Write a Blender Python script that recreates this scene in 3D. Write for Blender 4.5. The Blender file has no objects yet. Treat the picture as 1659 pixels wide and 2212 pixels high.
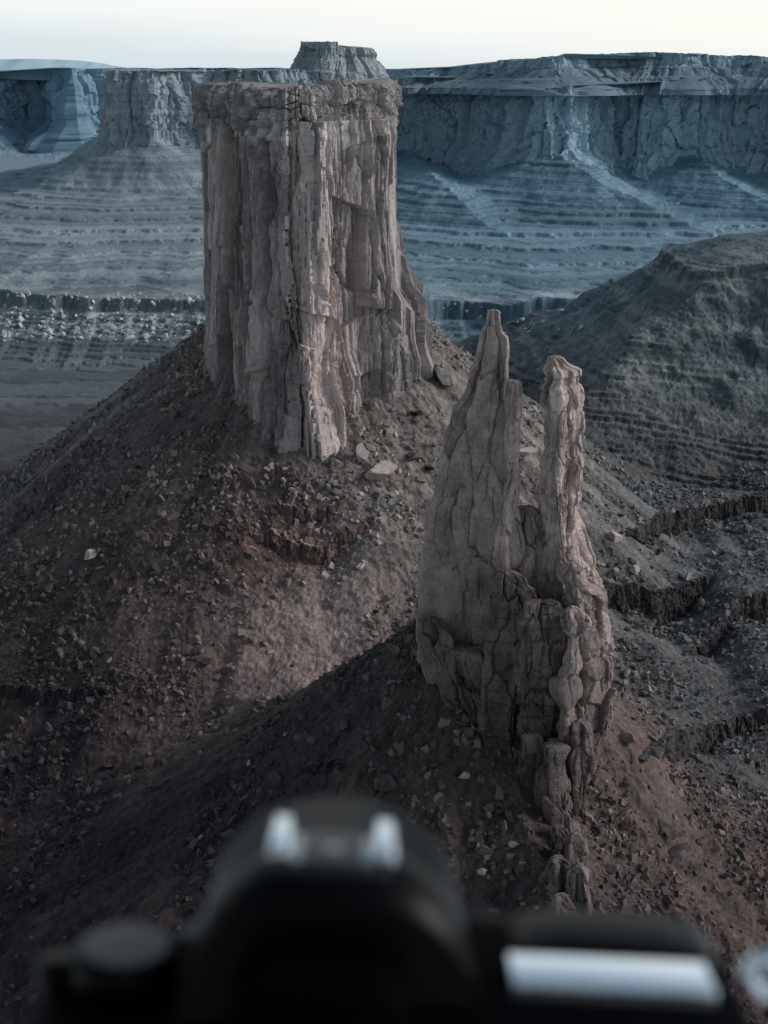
import bpy, bmesh, math, random
import numpy as np
from mathutils import Vector
random.seed(5)
rng = np.random.default_rng(7)
scene = bpy.context.scene
col = scene.collection

# ------------------------------------------------------------------ noise
def h3(i, j, k, s):
    n = (np.asarray(i).astype(np.int64)*374761393 + np.asarray(j).astype(np.int64)*668265263
         + np.asarray(k).astype(np.int64)*1274126177 + int(s)*974634777) & 0xFFFFFFFF
    n = ((n ^ (n >> 13))*1103515245) & 0xFFFFFFFF
    n = n ^ (n >> 16)
    n = (n*73244475) & 0xFFFFFFFF
    n = n ^ (n >> 15)
    return n/4294967296.0

def vn2(x, y, s=0):
    x, y = np.broadcast_arrays(np.asarray(x, float), np.asarray(y, float))
    i = np.floor(x); j = np.floor(y); fx = x-i; fy = y-j
    u = fx*fx*fx*(fx*(fx*6-15)+10); v = fy*fy*fy*(fy*(fy*6-15)+10)
    z = np.zeros_like(i)
    a = h3(i, j, z, s); b = h3(i+1, j, z, s); c = h3(i, j+1, z, s); d = h3(i+1, j+1, z, s)
    return (a+(b-a)*u)*(1-v)+(c+(d-c)*u)*v

def fbm2(x, y, o=4, s=0, g=.5):
    t = 0; a = 1; n = 0; f = 1
    for q in range(o):
        t = t+a*(vn2(x*f+q*17.3, y*f-q*9.1, s+q)-.5)*2; n += a; a *= g; f *= 2.03
    return t/n

def vn3(x, y, z, s=0):
    x, y, z = np.broadcast_arrays(np.asarray(x, float), np.asarray(y, float), np.asarray(z, float))
    i = np.floor(x); j = np.floor(y); k = np.floor(z); fx = x-i; fy = y-j; fz = z-k
    u = fx*fx*(3-2*fx); v = fy*fy*(3-2*fy); w = fz*fz*(3-2*fz)
    def L(kk):
        a = h3(i, j, kk, s); b = h3(i+1, j, kk, s); c = h3(i, j+1, kk, s); d = h3(i+1, j+1, kk, s)
        return (a+(b-a)*u)*(1-v)+(c+(d-c)*u)*v
    return L(k)*(1-w)+L(k+1)*w

def fbm3(x, y, z, o=3, s=0, g=.5):
    t = 0; a = 1; n = 0; f = 1
    for q in range(o):
        t = t+a*(vn3(x*f+q*7.7, y*f+q*3.1, z*f-q*5.3, s+q)-.5)*2; n += a; a *= g; f *= 2.07
    return t/n

def wor2(x, y, s):
    i = np.floor(x); j = np.floor(y); z = np.zeros_like(i)
    F1 = np.full(x.shape, 1e9); F2 = F1.copy(); ci = z.copy(); cj = z.copy(); dx1 = z.copy(); dy1 = z.copy()
    for a in (-1, 0, 1):
        for b in (-1, 0, 1):
            px = i+a+.1+.8*h3(i+a, j+b, z, s); py = j+b+.1+.8*h3(i+a, j+b, z+1, s)
            dx = x-px; dy = y-py; d = np.sqrt(dx*dx+dy*dy)
            m = d < F1
            F2 = np.where(m, F1, np.minimum(F2, d)); F1 = np.where(m, d, F1)
            ci = np.where(m, i+a, ci); cj = np.where(m, j+b, cj); dx1 = np.where(m, dx, dx1); dy1 = np.where(m, dy, dy1)
    return F1, F2, ci, cj, dx1, dy1

def slab(S, Z, w, h, depth, seed, crack=.3, warp=.08, tilt=1., hf=.03):
    x = S/w+warp*fbm2(S/w*1.6, Z/w*.8, 3, seed+1)+hf*fbm2(S/w*9, Z/w*6, 2, seed+2)
    y = Z/h+warp*fbm2(S/w*1.5, Z/h*3, 2, seed+3)+hf*fbm2(S/w*7, Z/w*7, 2, seed+4)
    F1, F2, ci, cj, dx, dy = wor2(x, y, seed)
    z = ci*0
    p = h3(ci, cj, z+3, seed)-.5; gx = h3(ci, cj, z+4, seed)-.5; gy = h3(ci, cj, z+5, seed)-.5
    v = depth*(p*1.2+tilt*(gx*dx*1.6+gy*dy*1.0))-crack*depth*np.exp(-((F2-F1)/.06)**2)*(.1+1.4*h3(ci, cj, z+7, seed)**1.5)
    return v, h3(ci, cj, z+6, seed)

def sst(a, b, x):
    t = np.clip((x-a)/(b-a), 0, 1); return t*t*(3-2*t)
def smax(a, b, k): return .5*(a+b+np.sqrt((a-b)**2+k*k))
def lerp(a, b, t): return a+(b-a)*t
def C3(*c): return np.array(c, float)
def mixc(a, b, t): return a*(1-t[..., None])+b*t[..., None]

# ------------------------------------------------------------------ camera geometry
FP = 3039.0; PITCH = math.radians(17.36); CP, SP = math.cos(PITCH), math.sin(PITCH)
def ray(px, py):
    dx = (px-829.5)/FP; dy = (1106-py)/FP; w = CP+dy*SP
    return dx/w, (-SP+dy*CP)/w
def at(px, py, Y):
    a, b = ray(px, py); return (a*Y, Y, b*Y)

# ------------------------------------------------------------------ object helpers
def link(o, parent=None):
    col.objects.link(o)
    if parent: o.parent = parent
    return o
def tag(o, label=None, cat=None, group=None, kind=None):
    if label: o['label'] = label
    if cat: o['category'] = cat
    if group: o['group'] = group
    if kind: o['kind'] = kind
    return o
def empty(name, loc):
    o = bpy.data.objects.new(name, None); o.location = loc; o.empty_display_size = .1
    return link(o)

def raw_mesh(name, V, F, colr=None, mat=None, smooth=False):
    me = bpy.data.meshes.new(name)
    V = np.ascontiguousarray(V, np.float32); F = np.ascontiguousarray(F, np.int32)
    m, k = F.shape
    me.vertices.add(len(V)); me.vertices.foreach_set('co', V.ravel())
    me.loops.add(m*k); me.loops.foreach_set('vertex_index', F.ravel())
    me.polygons.add(m); me.polygons.foreach_set('loop_start', np.arange(0, m*k, k, dtype=np.int32))
    me.update(calc_edges=True)
    me.polygons.foreach_set('use_smooth', np.full(m, bool(smooth)))
    if colr is not None:
        at_ = me.color_attributes.new('Col', 'FLOAT_COLOR', 'POINT')
        c4 = np.ones((len(V), 4), np.float32); c4[:, :3] = np.clip(colr, 0.005, .95)
        at_.data.foreach_set('color', c4.ravel())
    if mat: me.materials.append(mat)
    return me

def grid(name, V, colr, mat, parent=None, wrap=False, smooth=False, loc=None):
    n, m = V.shape[:2]
    idx = np.arange(n*m).reshape(n, m)
    if wrap: idx = np.concatenate([idx, idx[:, :1]], 1)
    F = np.stack([idx[:-1, :-1], idx[:-1, 1:], idx[1:, 1:], idx[1:, :-1]], -1).reshape(-1, 4)
    VV = V.reshape(-1, 3)
    if loc is not None: VV = VV-np.array(loc)
    me = raw_mesh(name, VV, F, None if colr is None else colr.reshape(-1, 3), mat, smooth)
    return link(bpy.data.objects.new(name, me), parent)

# ------------------------------------------------------------------ materials
def N(nt, t, **kw):
    n = nt.nodes.new(t)
    for k, v in kw.items(): setattr(n, k, v)
    return n
def attr_mat(name, bump=.6, bscale=1.0, dist=.4, vary=.35, stretch=(1, 1, 1), rough=.95):
    m = bpy.data.materials.new(name); m.use_nodes = True; nt = m.node_tree; L = nt.links.new
    b = nt.nodes['Principled BSDF']
    b.inputs['Roughness'].default_value = rough
    b.inputs['Specular IOR Level'].default_value = .08
    a = N(nt, 'ShaderNodeAttribute', attribute_name='Col')
    g = N(nt, 'ShaderNodeNewGeometry')
    mp = N(nt, 'ShaderNodeMapping'); mp.inputs['Scale'].default_value = stretch
    L(g.outputs['Position'], mp.inputs['Vector'])
    nz = N(nt, 'ShaderNodeTexNoise'); nz.inputs['Scale'].default_value = bscale
    nz.inputs['Detail'].default_value = 8; nz.inputs['Roughness'].default_value = .7
    L(mp.outputs[0], nz.inputs['Vector'])
    mr = N(nt, 'ShaderNodeMapRange'); mr.inputs['From Min'].default_value = .3; mr.inputs['From Max'].default_value = .7
    mr.inputs['To Min'].default_value = 1-vary; mr.inputs['To Max'].default_value = 1+vary
    L(nz.outputs['Fac'], mr.inputs['Value'])
    mx = N(nt, 'ShaderNodeVectorMath', operation='SCALE')
    L(a.outputs['Color'], mx.inputs[0]); L(mr.outputs[0], mx.inputs['Scale'])
    L(mx.outputs[0], b.inputs['Base Color'])
    bp = N(nt, 'ShaderNodeBump'); bp.inputs['Strength'].default_value = bump; bp.inputs['Distance'].default_value = dist
    L(nz.outputs['Fac'], bp.inputs['Height']); L(bp.outputs[0], b.inputs['Normal'])
    return m
def noise_mat(name, c1, c2, scale=1., rough=.95, bump=.3):
    m = bpy.data.materials.new(name); m.use_nodes = True; nt = m.node_tree; L = nt.links.new
    b = nt.nodes['Principled BSDF']; b.inputs['Roughness'].default_value = rough; b.inputs['Specular IOR Level'].default_value = .08
    g = N(nt, 'ShaderNodeNewGeometry')
    nz = N(nt, 'ShaderNodeTexNoise'); nz.inputs['Scale'].default_value = scale; nz.inputs['Detail'].default_value = 7
    L(g.outputs['Position'], nz.inputs['Vector'])
    r = N(nt, 'ShaderNodeValToRGB'); r.color_ramp.elements[0].position = .35; r.color_ramp.elements[1].position = .68
    r.color_ramp.elements[0].color = (*c1, 1); r.color_ramp.elements[1].color = (*c2, 1)
    L(nz.outputs['Fac'], r.inputs[0]); L(r.outputs[0], b.inputs['Base Color'])
    bp = N(nt, 'ShaderNodeBump'); bp.inputs['Strength'].default_value = bump; bp.inputs['Distance'].default_value = .3
    L(nz.outputs['Fac'], bp.inputs['Height']); L(bp.outputs[0], b.inputs['Normal'])
    return m
def plain_mat(name, c, rough=.5, metal=0., spec=.5, nscale=400.):
    m = bpy.data.materials.new(name); m.use_nodes = True; nt = m.node_tree; L = nt.links.new
    b = nt.nodes['Principled BSDF']; b.inputs['Metallic'].default_value = metal; b.inputs['Specular IOR Level'].default_value = spec
    b.inputs['Base Color'].default_value = (*c, 1)
    tc = N(nt, 'ShaderNodeTexCoord'); nz = N(nt, 'ShaderNodeTexNoise'); nz.inputs['Scale'].default_value = nscale
    L(tc.outputs['Object'], nz.inputs['Vector'])
    mr = N(nt, 'ShaderNodeMapRange'); mr.inputs['To Min'].default_value = rough*.8; mr.inputs['To Max'].default_value = min(1, rough*1.2)
    L(nz.outputs['Fac'], mr.inputs['Value']); L(mr.outputs[0], b.inputs['Roughness'])
    return m

M_ground = attr_mat('talus_soil', .9, .55, .7, .42)
M_butte = attr_mat('butte_sandstone', .7, .7, .6, .26, (1, 1, .4))
M_cap = attr_mat('cap_sandstone', .6, .6, .6, .25, (1, 1, 1.6))
M_spire = attr_mat('spire_sandstone', .8, .8, .5, .28, (1, 1, .8))
M_far = attr_mat('far_cliff_rock', .3, .06, 5, .10, (1, 1, .8))
M_ledge = attr_mat('ledge_rock', .6, 1.2, .4, .3)
M_rub = attr_mat('rubble_stone', .3, 1.5, .2, .2)

# ------------------------------------------------------------------ terrain
LM = np.array([(-520, 2790), (-430, 2755), (-350, 2835), (-240, 2800), (-120, 2900), (-60, 3050), (-60, 3500), (-640, 3500), (-560, 2950)], float)
RW = np.array([(-110, 3300), (30, 3060), (150, 3010), (225, 2890), (288, 2700), (345, 2690), (380, 2830), (470, 2895), (580, 2850), (690, 2885), (820, 2810), (1300, 2800), (1300, 4000), (-110, 4000)], float)
RU = np.array([(-60, 3340), (40, 3140), (150, 3075), (250, 2950), (310, 2800), (346, 2800), (395, 2890), (480, 2945), (590, 2905), (690, 2940), (820, 2860), (1300, 2850), (1300, 4000), (-60, 4000)], float)
FL = np.array([(-3200, 5000), (-1900, 5250), (-1450, 5000), (-1270, 5350), (-1080, 5100), (-900, 5600), (-200, 5800), (-200, 6300), (-3200, 6000)], float)
SPURS = [[(316, 2720, -140), (378, 2500, -184), (455, 2400, -222), (531, 2300, -258), (610, 2130, -300)],
         [(40, 3050, -150), (107, 2550, -191), (168, 2350, -243), (285, 2130, -300)],
         [(600, 2870, -150), (640, 2600, -200), (760, 2350, -262), (850, 2200, -300)]]

def poly_dist(x, y, P):
    d = np.full(x.shape, 1e9); ins = np.zeros(x.shape, bool)
    for a, b in zip(P, np.roll(P, -1, 0)):
        e = b-a; t = np.clip(((x-a[0])*e[0]+(y-a[1])*e[1])/(e@e), 0, 1)
        d = np.minimum(d, np.hypot(x-a[0]-t*e[0], y-a[1]-t*e[1]))
        c = ((a[1] > y) != (b[1] > y)) & (x < (b[0]-a[0])*(y-a[1])/(b[1]-a[1]+1e-9)+a[0])
        ins ^= c
    return d, ins
def spur_h(x, y, P, g):
    h = np.full(x.shape, -1e4)
    for a, b in zip(P, P[1:]):
        ex, ey = b[0]-a[0], b[1]-a[1]; t = np.clip(((x-a[0])*ex+(y-a[1])*ey)/(ex*ex+ey*ey), 0, 1)
        h = np.maximum(h, a[2]+(b[2]-a[2])*t-g*np.hypot(x-a[0]-t*ex, y-a[1]-t*ey))
    return h
def terrace(h, p, k, w=0, a=.25, b=.5):
    q = (h+w)/p; i = np.floor(q); f = q-i
    g = i+sst(a, b, f)*.75+.25*f
    return lerp(h, g*p-w, k)
BX, BY, BZ = -46., 796., -96.5
SX, SY, SZ = 27., 470., -179.
def rimY(x): return 1904-.226*x+45*fbm2(x/130, x*0+3.3, 3, 40)+18*fbm2(x/26, x*0+1.3, 3, 41)
def bprof(d):
    return .74*np.minimum(d, 180)+.56*np.clip(d-180, 0, 110)+.34*np.maximum(d-290, 0)
def sprof(d):
    return .72*np.minimum(d, 95)+.46*np.clip(d-95, 0, 120)+.3*np.maximum(d-215, 0)
def H0(x, y):
    x = np.asarray(x, float); y = np.asarray(y, float)
    base = -398+.055*(y-1250)+4*fbm2(x/330, y/150, 4, 1)
    floor = terrace(base, 4.0, .9, 2.4*fbm2(x/90, y/40, 4, 3), .3, .4)
    f = floor
    ry = rimY(x); e = y-ry
    bench = -303+np.maximum(e, 0)*.010+3*fbm2(x/90, y/90, 3, 5)
    slope = -303-16*sst(0, 4, -e)-np.maximum(-e-4, 0)*.28+3.5*fbm2(x/25, y/25, 4, 6)
    slope = terrace(slope, 5, .6, 2.6*fbm2(x/60, y/40, 3, 7), .3, .42)
    f = np.where(e > 0, bench, np.maximum(f, slope))
    far = y > 1800
    if far.any():
        xs, ys = x[far], y[far]; ff = f[far]; es = e[far]
        T = np.full(xs.shape, -1e4)
        for P, zt, s, (g1, l1, g2) in ((LM, -124, 11, (.60, 140, .155)), (RW, -166, 12, (.55, 120, .09)), (FL, -225, 13, (.3, 150, .05))):
            d, ins = poly_dist(xs, ys, P)
            dd = d*(1+.14*fbm2(xs/120, ys/600, 3, s))+8*fbm2(xs/40, ys/60, 3, s+4)*sst(10, 80, d)
            tl = zt+18*fbm2(xs/80, ys/80, 3, s+12)*sst(300, 0, d)-(g1*np.minimum(dd, l1)+g2*np.maximum(dd-l1, 0))
            T = np.maximum(T, np.where(ins, zt+16, tl))
        for q, sp_ in enumerate(SPURS):
            T = smax(T, spur_h(xs, ys, sp_, .42)+5*fbm2(xs/40, ys/40, 3, 90+q), 14)
        T = T+4*fbm2(xs/40, ys/40, 4, 23, .6)
        w = 2.5*fbm2(xs/200, ys/200, 3, 18)+3*vn2(T/13, T*0, 20)
        k1 = .15+.4*sst(.35, .7, vn2(T/26, xs/400, 21))
        T = terrace(terrace(T, 11, k1, w, .3, .45), 4, .35, w, .3, .5)
        T = T-400*sst(0, -40, es)
        f[far] = np.maximum(ff, T)
    # hill on the right
    dx = np.maximum(280-x, 0); dyy = np.maximum(np.abs(y-1118)-22, 0)
    d = smax(dx, dyy, 14)-4
    d = np.maximum(d+8*fbm2(x/70, y/70, 3, 21)*sst(0, 50, d)+6*fbm2(x/16, y/16, 4, 27, .6)*sst(0, 20, d), 0)
    hill = -123+.10*np.maximum(x-230, 0)-5-.24*np.minimum(d, 52)-8*sst(48, 52, d)*(.3+1.0*vn2(x/22, y/22, 30))-.71*np.maximum(d-52, 0)+2.5*fbm2(x/30, y/30, 4, 28)
    hill = np.where(hill < -205, -205+(hill+205)*.76, hill)
    w = 3.5*fbm2(x/60, y/60, 4, 22)+5*vn2(hill/10, x*0, 29)+.08*x
    k1 = .12+.65*sst(.45, .8, vn2((hill+.08*x)/5, x/60+y/70, 26))
    hill = terrace(hill, 3.6, k1, w, .3, .40)
    f = smax(f, hill, 5)
    # butte cone
    dx = x-BX; dy = y-BY; d = np.hypot(dx-13*sst(0, 45, dx), dy); a = np.arctan2(dx, -dy)
    rill = fbm2(a*9, d/150, 3, 31)*np.clip(d*.026, 0, 6)
    cone = BZ-bprof(d)+rill+1.4*fbm2(x/20, y/20, 3, 38)
    cone = cone-9*np.exp(-((x+96)**2+(y-742)**2)/32.**2)+3*np.exp(-((x+43)**2+(y-686)**2)/26.**2)
    zb = -238-.088*np.maximum(790-y, 0)-.62*np.maximum(y-815, 0)+4*fbm2(x/60, y/60, 3, 33)-.9*np.maximum(70-x, 0)-.03*np.maximum(x-120, 0)
    # spire cone + spur
    dx = x-SX; dy = y-SY; ds = np.hypot(np.where(dx < 0, dx*1.12, dx), dy); a = np.arctan2(dx, -dy)
    rill2 = fbm2(a*8, ds/90, 3, 34)*np.clip(ds*.032, 0, 4.5)
    sc = SZ-sprof(ds)+rill2+1.3*fbm2(x/15, y/15, 3, 39)
    xr = 46+.04*(405-y)+3*fbm2(y/30, y*0, 2, 36)
    spur = -224-.27*(405-y)-.62*np.abs(x-xr)-np.maximum(y-430, 0)*.5
    spur = np.where(np.abs(x-xr) > 110, spur+.25*(np.abs(x-xr)-110), spur)
    sc = smax(sc, spur, 5)
    n = smax(smax(cone, zb, 6), sc, 5)
    f = smax(f, n, 6)
    return f

def hit(px, py, y0=255, y1=3200, fn=None):
    a, b = ray(px, py)
    Y = np.concatenate([np.arange(y0, 950, .5), np.arange(950, y1, 2.)])
    Hh = (fn or H0)(a*Y, Y)
    w = np.where(Hh >= b*Y)[0]
    i = w[0] if len(w) else len(Y)-1
    return a*Y[i], Y[i], Hh[i]

LEDGES = [  # points of the upper edge, height, fade, label
 ([(530,1148),(580,1154),(630,1160),(685,1176),(735,1152),(775,1134),(815,1120)], 8., 34, 'reddish crumbling ledge on the slope below the front corner of the butte'),
 ([(585,1090),(650,1102),(700,1102),(745,1086)], 4.4, 24, 'thin short ledge just above the reddish crumbling ledge below the butte'),
 ([(1340,1160),(1385,1138),(1440,1108),(1520,1092),(1590,1078),(1659,1068),(1800,1060)], 11.0, 80, 'long dark cliff band along the top edge of the bench right of the spires'),
 ([(1240,1262),(1300,1262),(1335,1264),(1370,1270),(1430,1262),(1500,1236),(1560,1205)], 16., 70, 'dark broken ledge close to the right side of the spires'),
 ([(1480,1372),(1545,1322),(1600,1284),(1659,1264),(1800,1248)], 14., 70, 'dark fluted ledge at the right edge of the picture, below the long cliff band'),
 ([(1385,1656),(1440,1606),(1500,1562),(1580,1528),(1659,1504),(1820,1484)], 11.0, 60, 'lowest dark ledge curving down towards the foot of the spires'),
 ([(-120,1484),(0,1486),(80,1490),(160,1494),(260,1502)], 3.6, 40, 'low dark ledge on the shadowed slope at the left edge'),
 ([(640,1655),(690,1650),(745,1668)], 2.4, 14, 'short dark ledge on the near slope above the camera'),
]
LW = []
for pts, h, fade, lab in LEDGES:
    w = sorted([hit(px, py)[:2] for px, py in pts])
    LW.append((np.array([p[0] for p in w]), np.array([p[1] for p in w]), h, fade, lab))
def ledge_y(x, k):
    X, Y, h, fade, lab = LW[k]
    return np.interp(x, X, Y)+2.6*fbm2(x/8, x*0+k, 4, 60+k, .6)
def ledge_h(x, k):
    X, Y, h, fade, lab = LW[k]
    tl = min(22, .3*(X[-1]-X[0]))
    tp = sst(0, tl, x-X[0])*sst(0, tl, X[-1]-x)
    return h*tp*(.6+.65*vn2(x/11, x*0+k, 90+k))
def Hc(x, y):
    f = H0(x, y)
    for k, (X, Y, h, fade, lab) in enumerate(LW):
        m = (x > X[0]) & (x < X[-1]) & (y < Y.max()+10) & (y > Y.min()-fade*4)
        if not m.any(): continue
        xs = x[m]; fr = ledge_y(xs, k)-y[m]
        f[m] -= ledge_h(xs, k)*np.where(fr > 0, np.exp(-fr/fade), 0)
    return f
def H(x, y):
    x = np.asarray(x, float); y = np.asarray(y, float)
    f = Hc(x.ravel(), y.ravel()).reshape(x.shape)
    nr = sst(1300, 850, y)
    hl = sst(1400, 1200, y)
    f = f+nr*(1.3*fbm2(x/9, y/9, 4, 50, .6)+.6*fbm2(x/1.8, y/1.8, 2, 51))+(1-nr)*(.4+1.2*hl)*fbm2(x/20, y/20, 4, 52, .65)
    return f

th = np.radians(np.linspace(-25, 25, 900))
R = np.concatenate([np.arange(225, 900, .95), np.arange(900, 1300, 1.3), np.arange(1300, 2250, 2.3), np.arange(2250, 3300, 3.6), np.geomspace(3300, 7800, 90), np.geomspace(8200, 42000, 14)])
TT, RR = np.meshgrid(th, R)
GX = np.tan(TT)*RR; GY = RR
GZ = H(GX, GY)
GZ = np.where(GY > 8000, -300, GZ)
def ground_col(x, y, z, sl):
    n1 = fbm2(x/45, y/45, 4, 70); n2 = fbm2(x/7, y/7, 4, 71); n3 = fbm2(x/2.2, y/2.2, 2, 72)
    brown = C3(.130, .106, .100); grey = C3(.212, .202, .19); dark = C3(.042, .036, .042); red = C3(.155, .096, .085); sand = C3(.40, .32, .295)
    c = mixc(np.broadcast_to(brown, x.shape+(3,)), grey, np.clip(sst(590, 770, y)*.5+sst(-10, 60, x)*sst(430, 600, y)*.4+.35*n1, 0, 1))
    cool = sst(85, 135, x)*sst(430, 520, y)
    c = mixc(c, C3(.115, .124, .126), cool*.85)
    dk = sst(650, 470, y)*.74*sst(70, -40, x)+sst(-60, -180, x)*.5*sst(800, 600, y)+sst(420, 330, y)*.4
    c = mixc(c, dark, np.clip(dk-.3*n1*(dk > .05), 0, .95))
    rd = np.exp(-((x+48)/30)**2-((y-636)/14)**2)*.8+sst(.05, .5, n1)*.2*(1-cool)
    rd = rd+.18*sst(60, 110, x)*sst(480, 390, y)
    c = mixc(c, red, np.clip(rd+.2*n2*(rd > .02), 0, .85)*(y < 900))
    a = np.arctan2(x-BX, BY-y); d = np.hypot(x-BX, y-BY)
    ch = sst(.06, .36, fbm2(a*16, d/190, 3, 86))*sst(75, 110, d)*sst(330, 200, d)*(y < 800)
    c = mixc(c, c*1.6, np.clip(ch*.85, 0, 1))
    sp = np.exp(-((x+30-.15*(y-590))/31)**2-((y-590)/40)**2)*1.25
    c = mixc(c, sand, np.clip(sp*(.85+.6*fbm2(x/6, y/16, 3, 77)), 0, 1))
    scree = np.exp(-((x-4)/36)**2-((y-664)/50)**2)
    c = mixc(c, C3(.28, .262, .245), np.clip(scree*.85, 0, 1))
    hl = sst(880, 960, y)*sst(120, 170, x)*(y < 1400)
    hb = .5*vn2((z+.08*x)/1.3+.6*n1, x*0, 83)+.5*vn2((z+.08*x)/5.+.5*n1, x*0, 85)
    c = mixc(c, mixc(np.broadcast_to(C3(.115, .137, .143), x.shape+(3,)), C3(.25, .275, .273), np.clip(1.5*hb-.25+.6*n1, 0, 1)), hl)
    ry = rimY(x); e = y-ry
    fl = sst(930, 1050, y)*(1-hl)
    strat = np.clip((vn2(z/2.0+.25*n1, x*0, 80)*.5+vn2(z/8.+.15*n1, x*0+4, 81)*.5)*1.7-.35, 0, 1)
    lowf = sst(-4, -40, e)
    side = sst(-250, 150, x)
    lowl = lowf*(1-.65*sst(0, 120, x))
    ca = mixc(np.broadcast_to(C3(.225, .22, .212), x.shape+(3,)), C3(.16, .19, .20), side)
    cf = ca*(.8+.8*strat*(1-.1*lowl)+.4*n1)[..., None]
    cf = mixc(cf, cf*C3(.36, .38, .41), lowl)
    c = mixc(c, cf, fl)
    pale = sst(-4, 3, e)*sst(80, 12, e)*(.5+.8*fbm2(x/24, y/24, 3, 82))
    pale = pale+.9*sst(-130, -40, e)*sst(2, -8, e)*sst(.02, .2, fbm2(x/9, y/14, 4, 84, .65))*(.35+.65*sst(-60, -140, x))
    c = mixc(c, C3(.68, .68, .66), np.clip(pale, 0, .95))
    c = c*(1+.32*n2+.26*n3)[..., None]
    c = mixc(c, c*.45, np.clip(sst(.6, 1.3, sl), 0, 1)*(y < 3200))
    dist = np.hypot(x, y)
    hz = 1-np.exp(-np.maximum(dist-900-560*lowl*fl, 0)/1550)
    haze_col = mixc(np.broadcast_to(C3(.275, .40, .465), x.shape+(3,)), C3(.185, .36, .465), side)
    c = mixc(c, haze_col, hz)  # aerial haze painted into the ground colour, growing with distance from the viewpoint
    fs = fl*sst(5000, 3000, y)
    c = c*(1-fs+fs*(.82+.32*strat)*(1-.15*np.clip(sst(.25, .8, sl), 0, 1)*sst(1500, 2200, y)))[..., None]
    return c
dzr = np.abs(np.gradient(GZ, axis=0)/np.maximum(np.gradient(RR, axis=0), .1))
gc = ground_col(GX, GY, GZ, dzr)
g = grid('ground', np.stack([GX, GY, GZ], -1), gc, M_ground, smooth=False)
tag(g, kind='structure')

# ------------------------------------------------------------------ cliffs
def cols(sm, z, w, depth, seed, seg=40, groove=.5, pw=3):
    sw = sm+.25*w*(vn2(sm/(w*2.5), z/(w*4.), seed)-.5)*2+.05*w*fbm2(sm/w*2, z/w*2, 3, seed+9)
    q = sw/w; i = np.floor(q); f = q-i
    J = lambda ii: .9*(h3(ii, ii*0, ii*0, seed+1)-.5)
    i2 = i-(f < J(i))+(f > 1+J(i+1)); f2 = q-i2
    j0 = J(i2); j1 = 1+J(i2+1); u = np.clip((f2-j0)/(j1-j0), 0, 1)
    L = seg*(.5+h3(i2, i2*0+1, i2*0, seed+2)); k = np.floor((z+1.2*sm*(h3(i2, i2*0+5, i2*0, seed)-.5)+1000*h3(i2, i2*0+2, i2*0, seed+3))/L)
    p = h3(i2, k, i2*0, seed+4); gx = h3(i2, k, i2*0+7, seed+6)-.5
    prof = 1-np.abs(2*u-1)**pw
    return depth*((p-.5)*1.2+gx*(u-.5)*1.8+groove*(prof-.7)*(.1+1.7*h3(i2, k, i2*0+8, seed+7)**1.5)), h3(i2, k, i2*0+1, seed+5)

def loop_sample(P, fine, coarse, ycut, rnd):
    Q = np.concatenate([P, P[:1]]); seg = np.hypot(*np.diff(Q, axis=0).T); S = np.concatenate([[0], np.cumsum(seg)])
    st = fine/2; s = np.arange(0, S[-1], st)
    x = np.interp(s, S, Q[:, 0]); y = np.interp(s, S, Q[:, 1])
    k = int(rnd/st) | 1; ker = np.hanning(k+2)[1:-1]; ker /= ker.sum()
    pad = k//2+1
    sm = lambda a: np.convolve(np.concatenate([a[-pad:], a, a[:pad]]), ker, 'same')[pad:-pad]
    x, y = sm(x), sm(y)
    keep = []; last = -1e9
    for i in range(len(s)):
        if s[i]-last >= (fine if y[i] < ycut else coarse)-1e-6: keep.append(i); last = s[i]
    tx = np.roll(x, -1)-np.roll(x, 1); ty = np.roll(y, -1)-np.roll(y, 1); l = np.hypot(tx, ty)
    nx, ny = ty/l, -tx/l
    area = np.sum(x*np.roll(y, -1)-np.roll(x, -1)*y)
    if area < 0: nx, ny = -nx, -ny
    keep = np.array(keep)
    return np.stack([x, y], 1)[keep], np.stack([nx, ny], 1)[keep], s[keep], area > 0

def wall_mesh(name, Pn, Z, off, colr, mat, parent, loc, topfrac=(.015, .05, .12, .3, .6, .95), topamp=1.5, topcol=None, ccw=True, seed=3):
    P, Nn = Pn
    X = P[None, :, 0]+Nn[None, :, 0]*off; Y = P[None, :, 1]+Nn[None, :, 1]*off
    V = np.stack([X, Y, Z], -1); Cc = colr
    c = V[-1].mean(0); rows = []; cr = []
    for f in topfrac:
        r = V[-1]*(1-f)+c*f
        r = r.copy(); r[:, 2] = V[-1, :, 2]*(1-min(1, f*1.2))+c[2]*min(1, f*1.2)+topamp*fbm2(r[:, 0]/6, r[:, 1]/6, 3, seed)
        rows.append(r); cr.append(Cc[-1] if topcol is None else np.broadcast_to(topcol, Cc[-1].shape))
    V = np.concatenate([V, np.array(rows)]); Cc = np.concatenate([Cc, np.array(cr)])
    if not ccw: V = V[:, ::-1]; Cc = Cc[:, ::-1]
    return grid(name, V, Cc, mat, parent, wrap=True, loc=loc)

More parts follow.
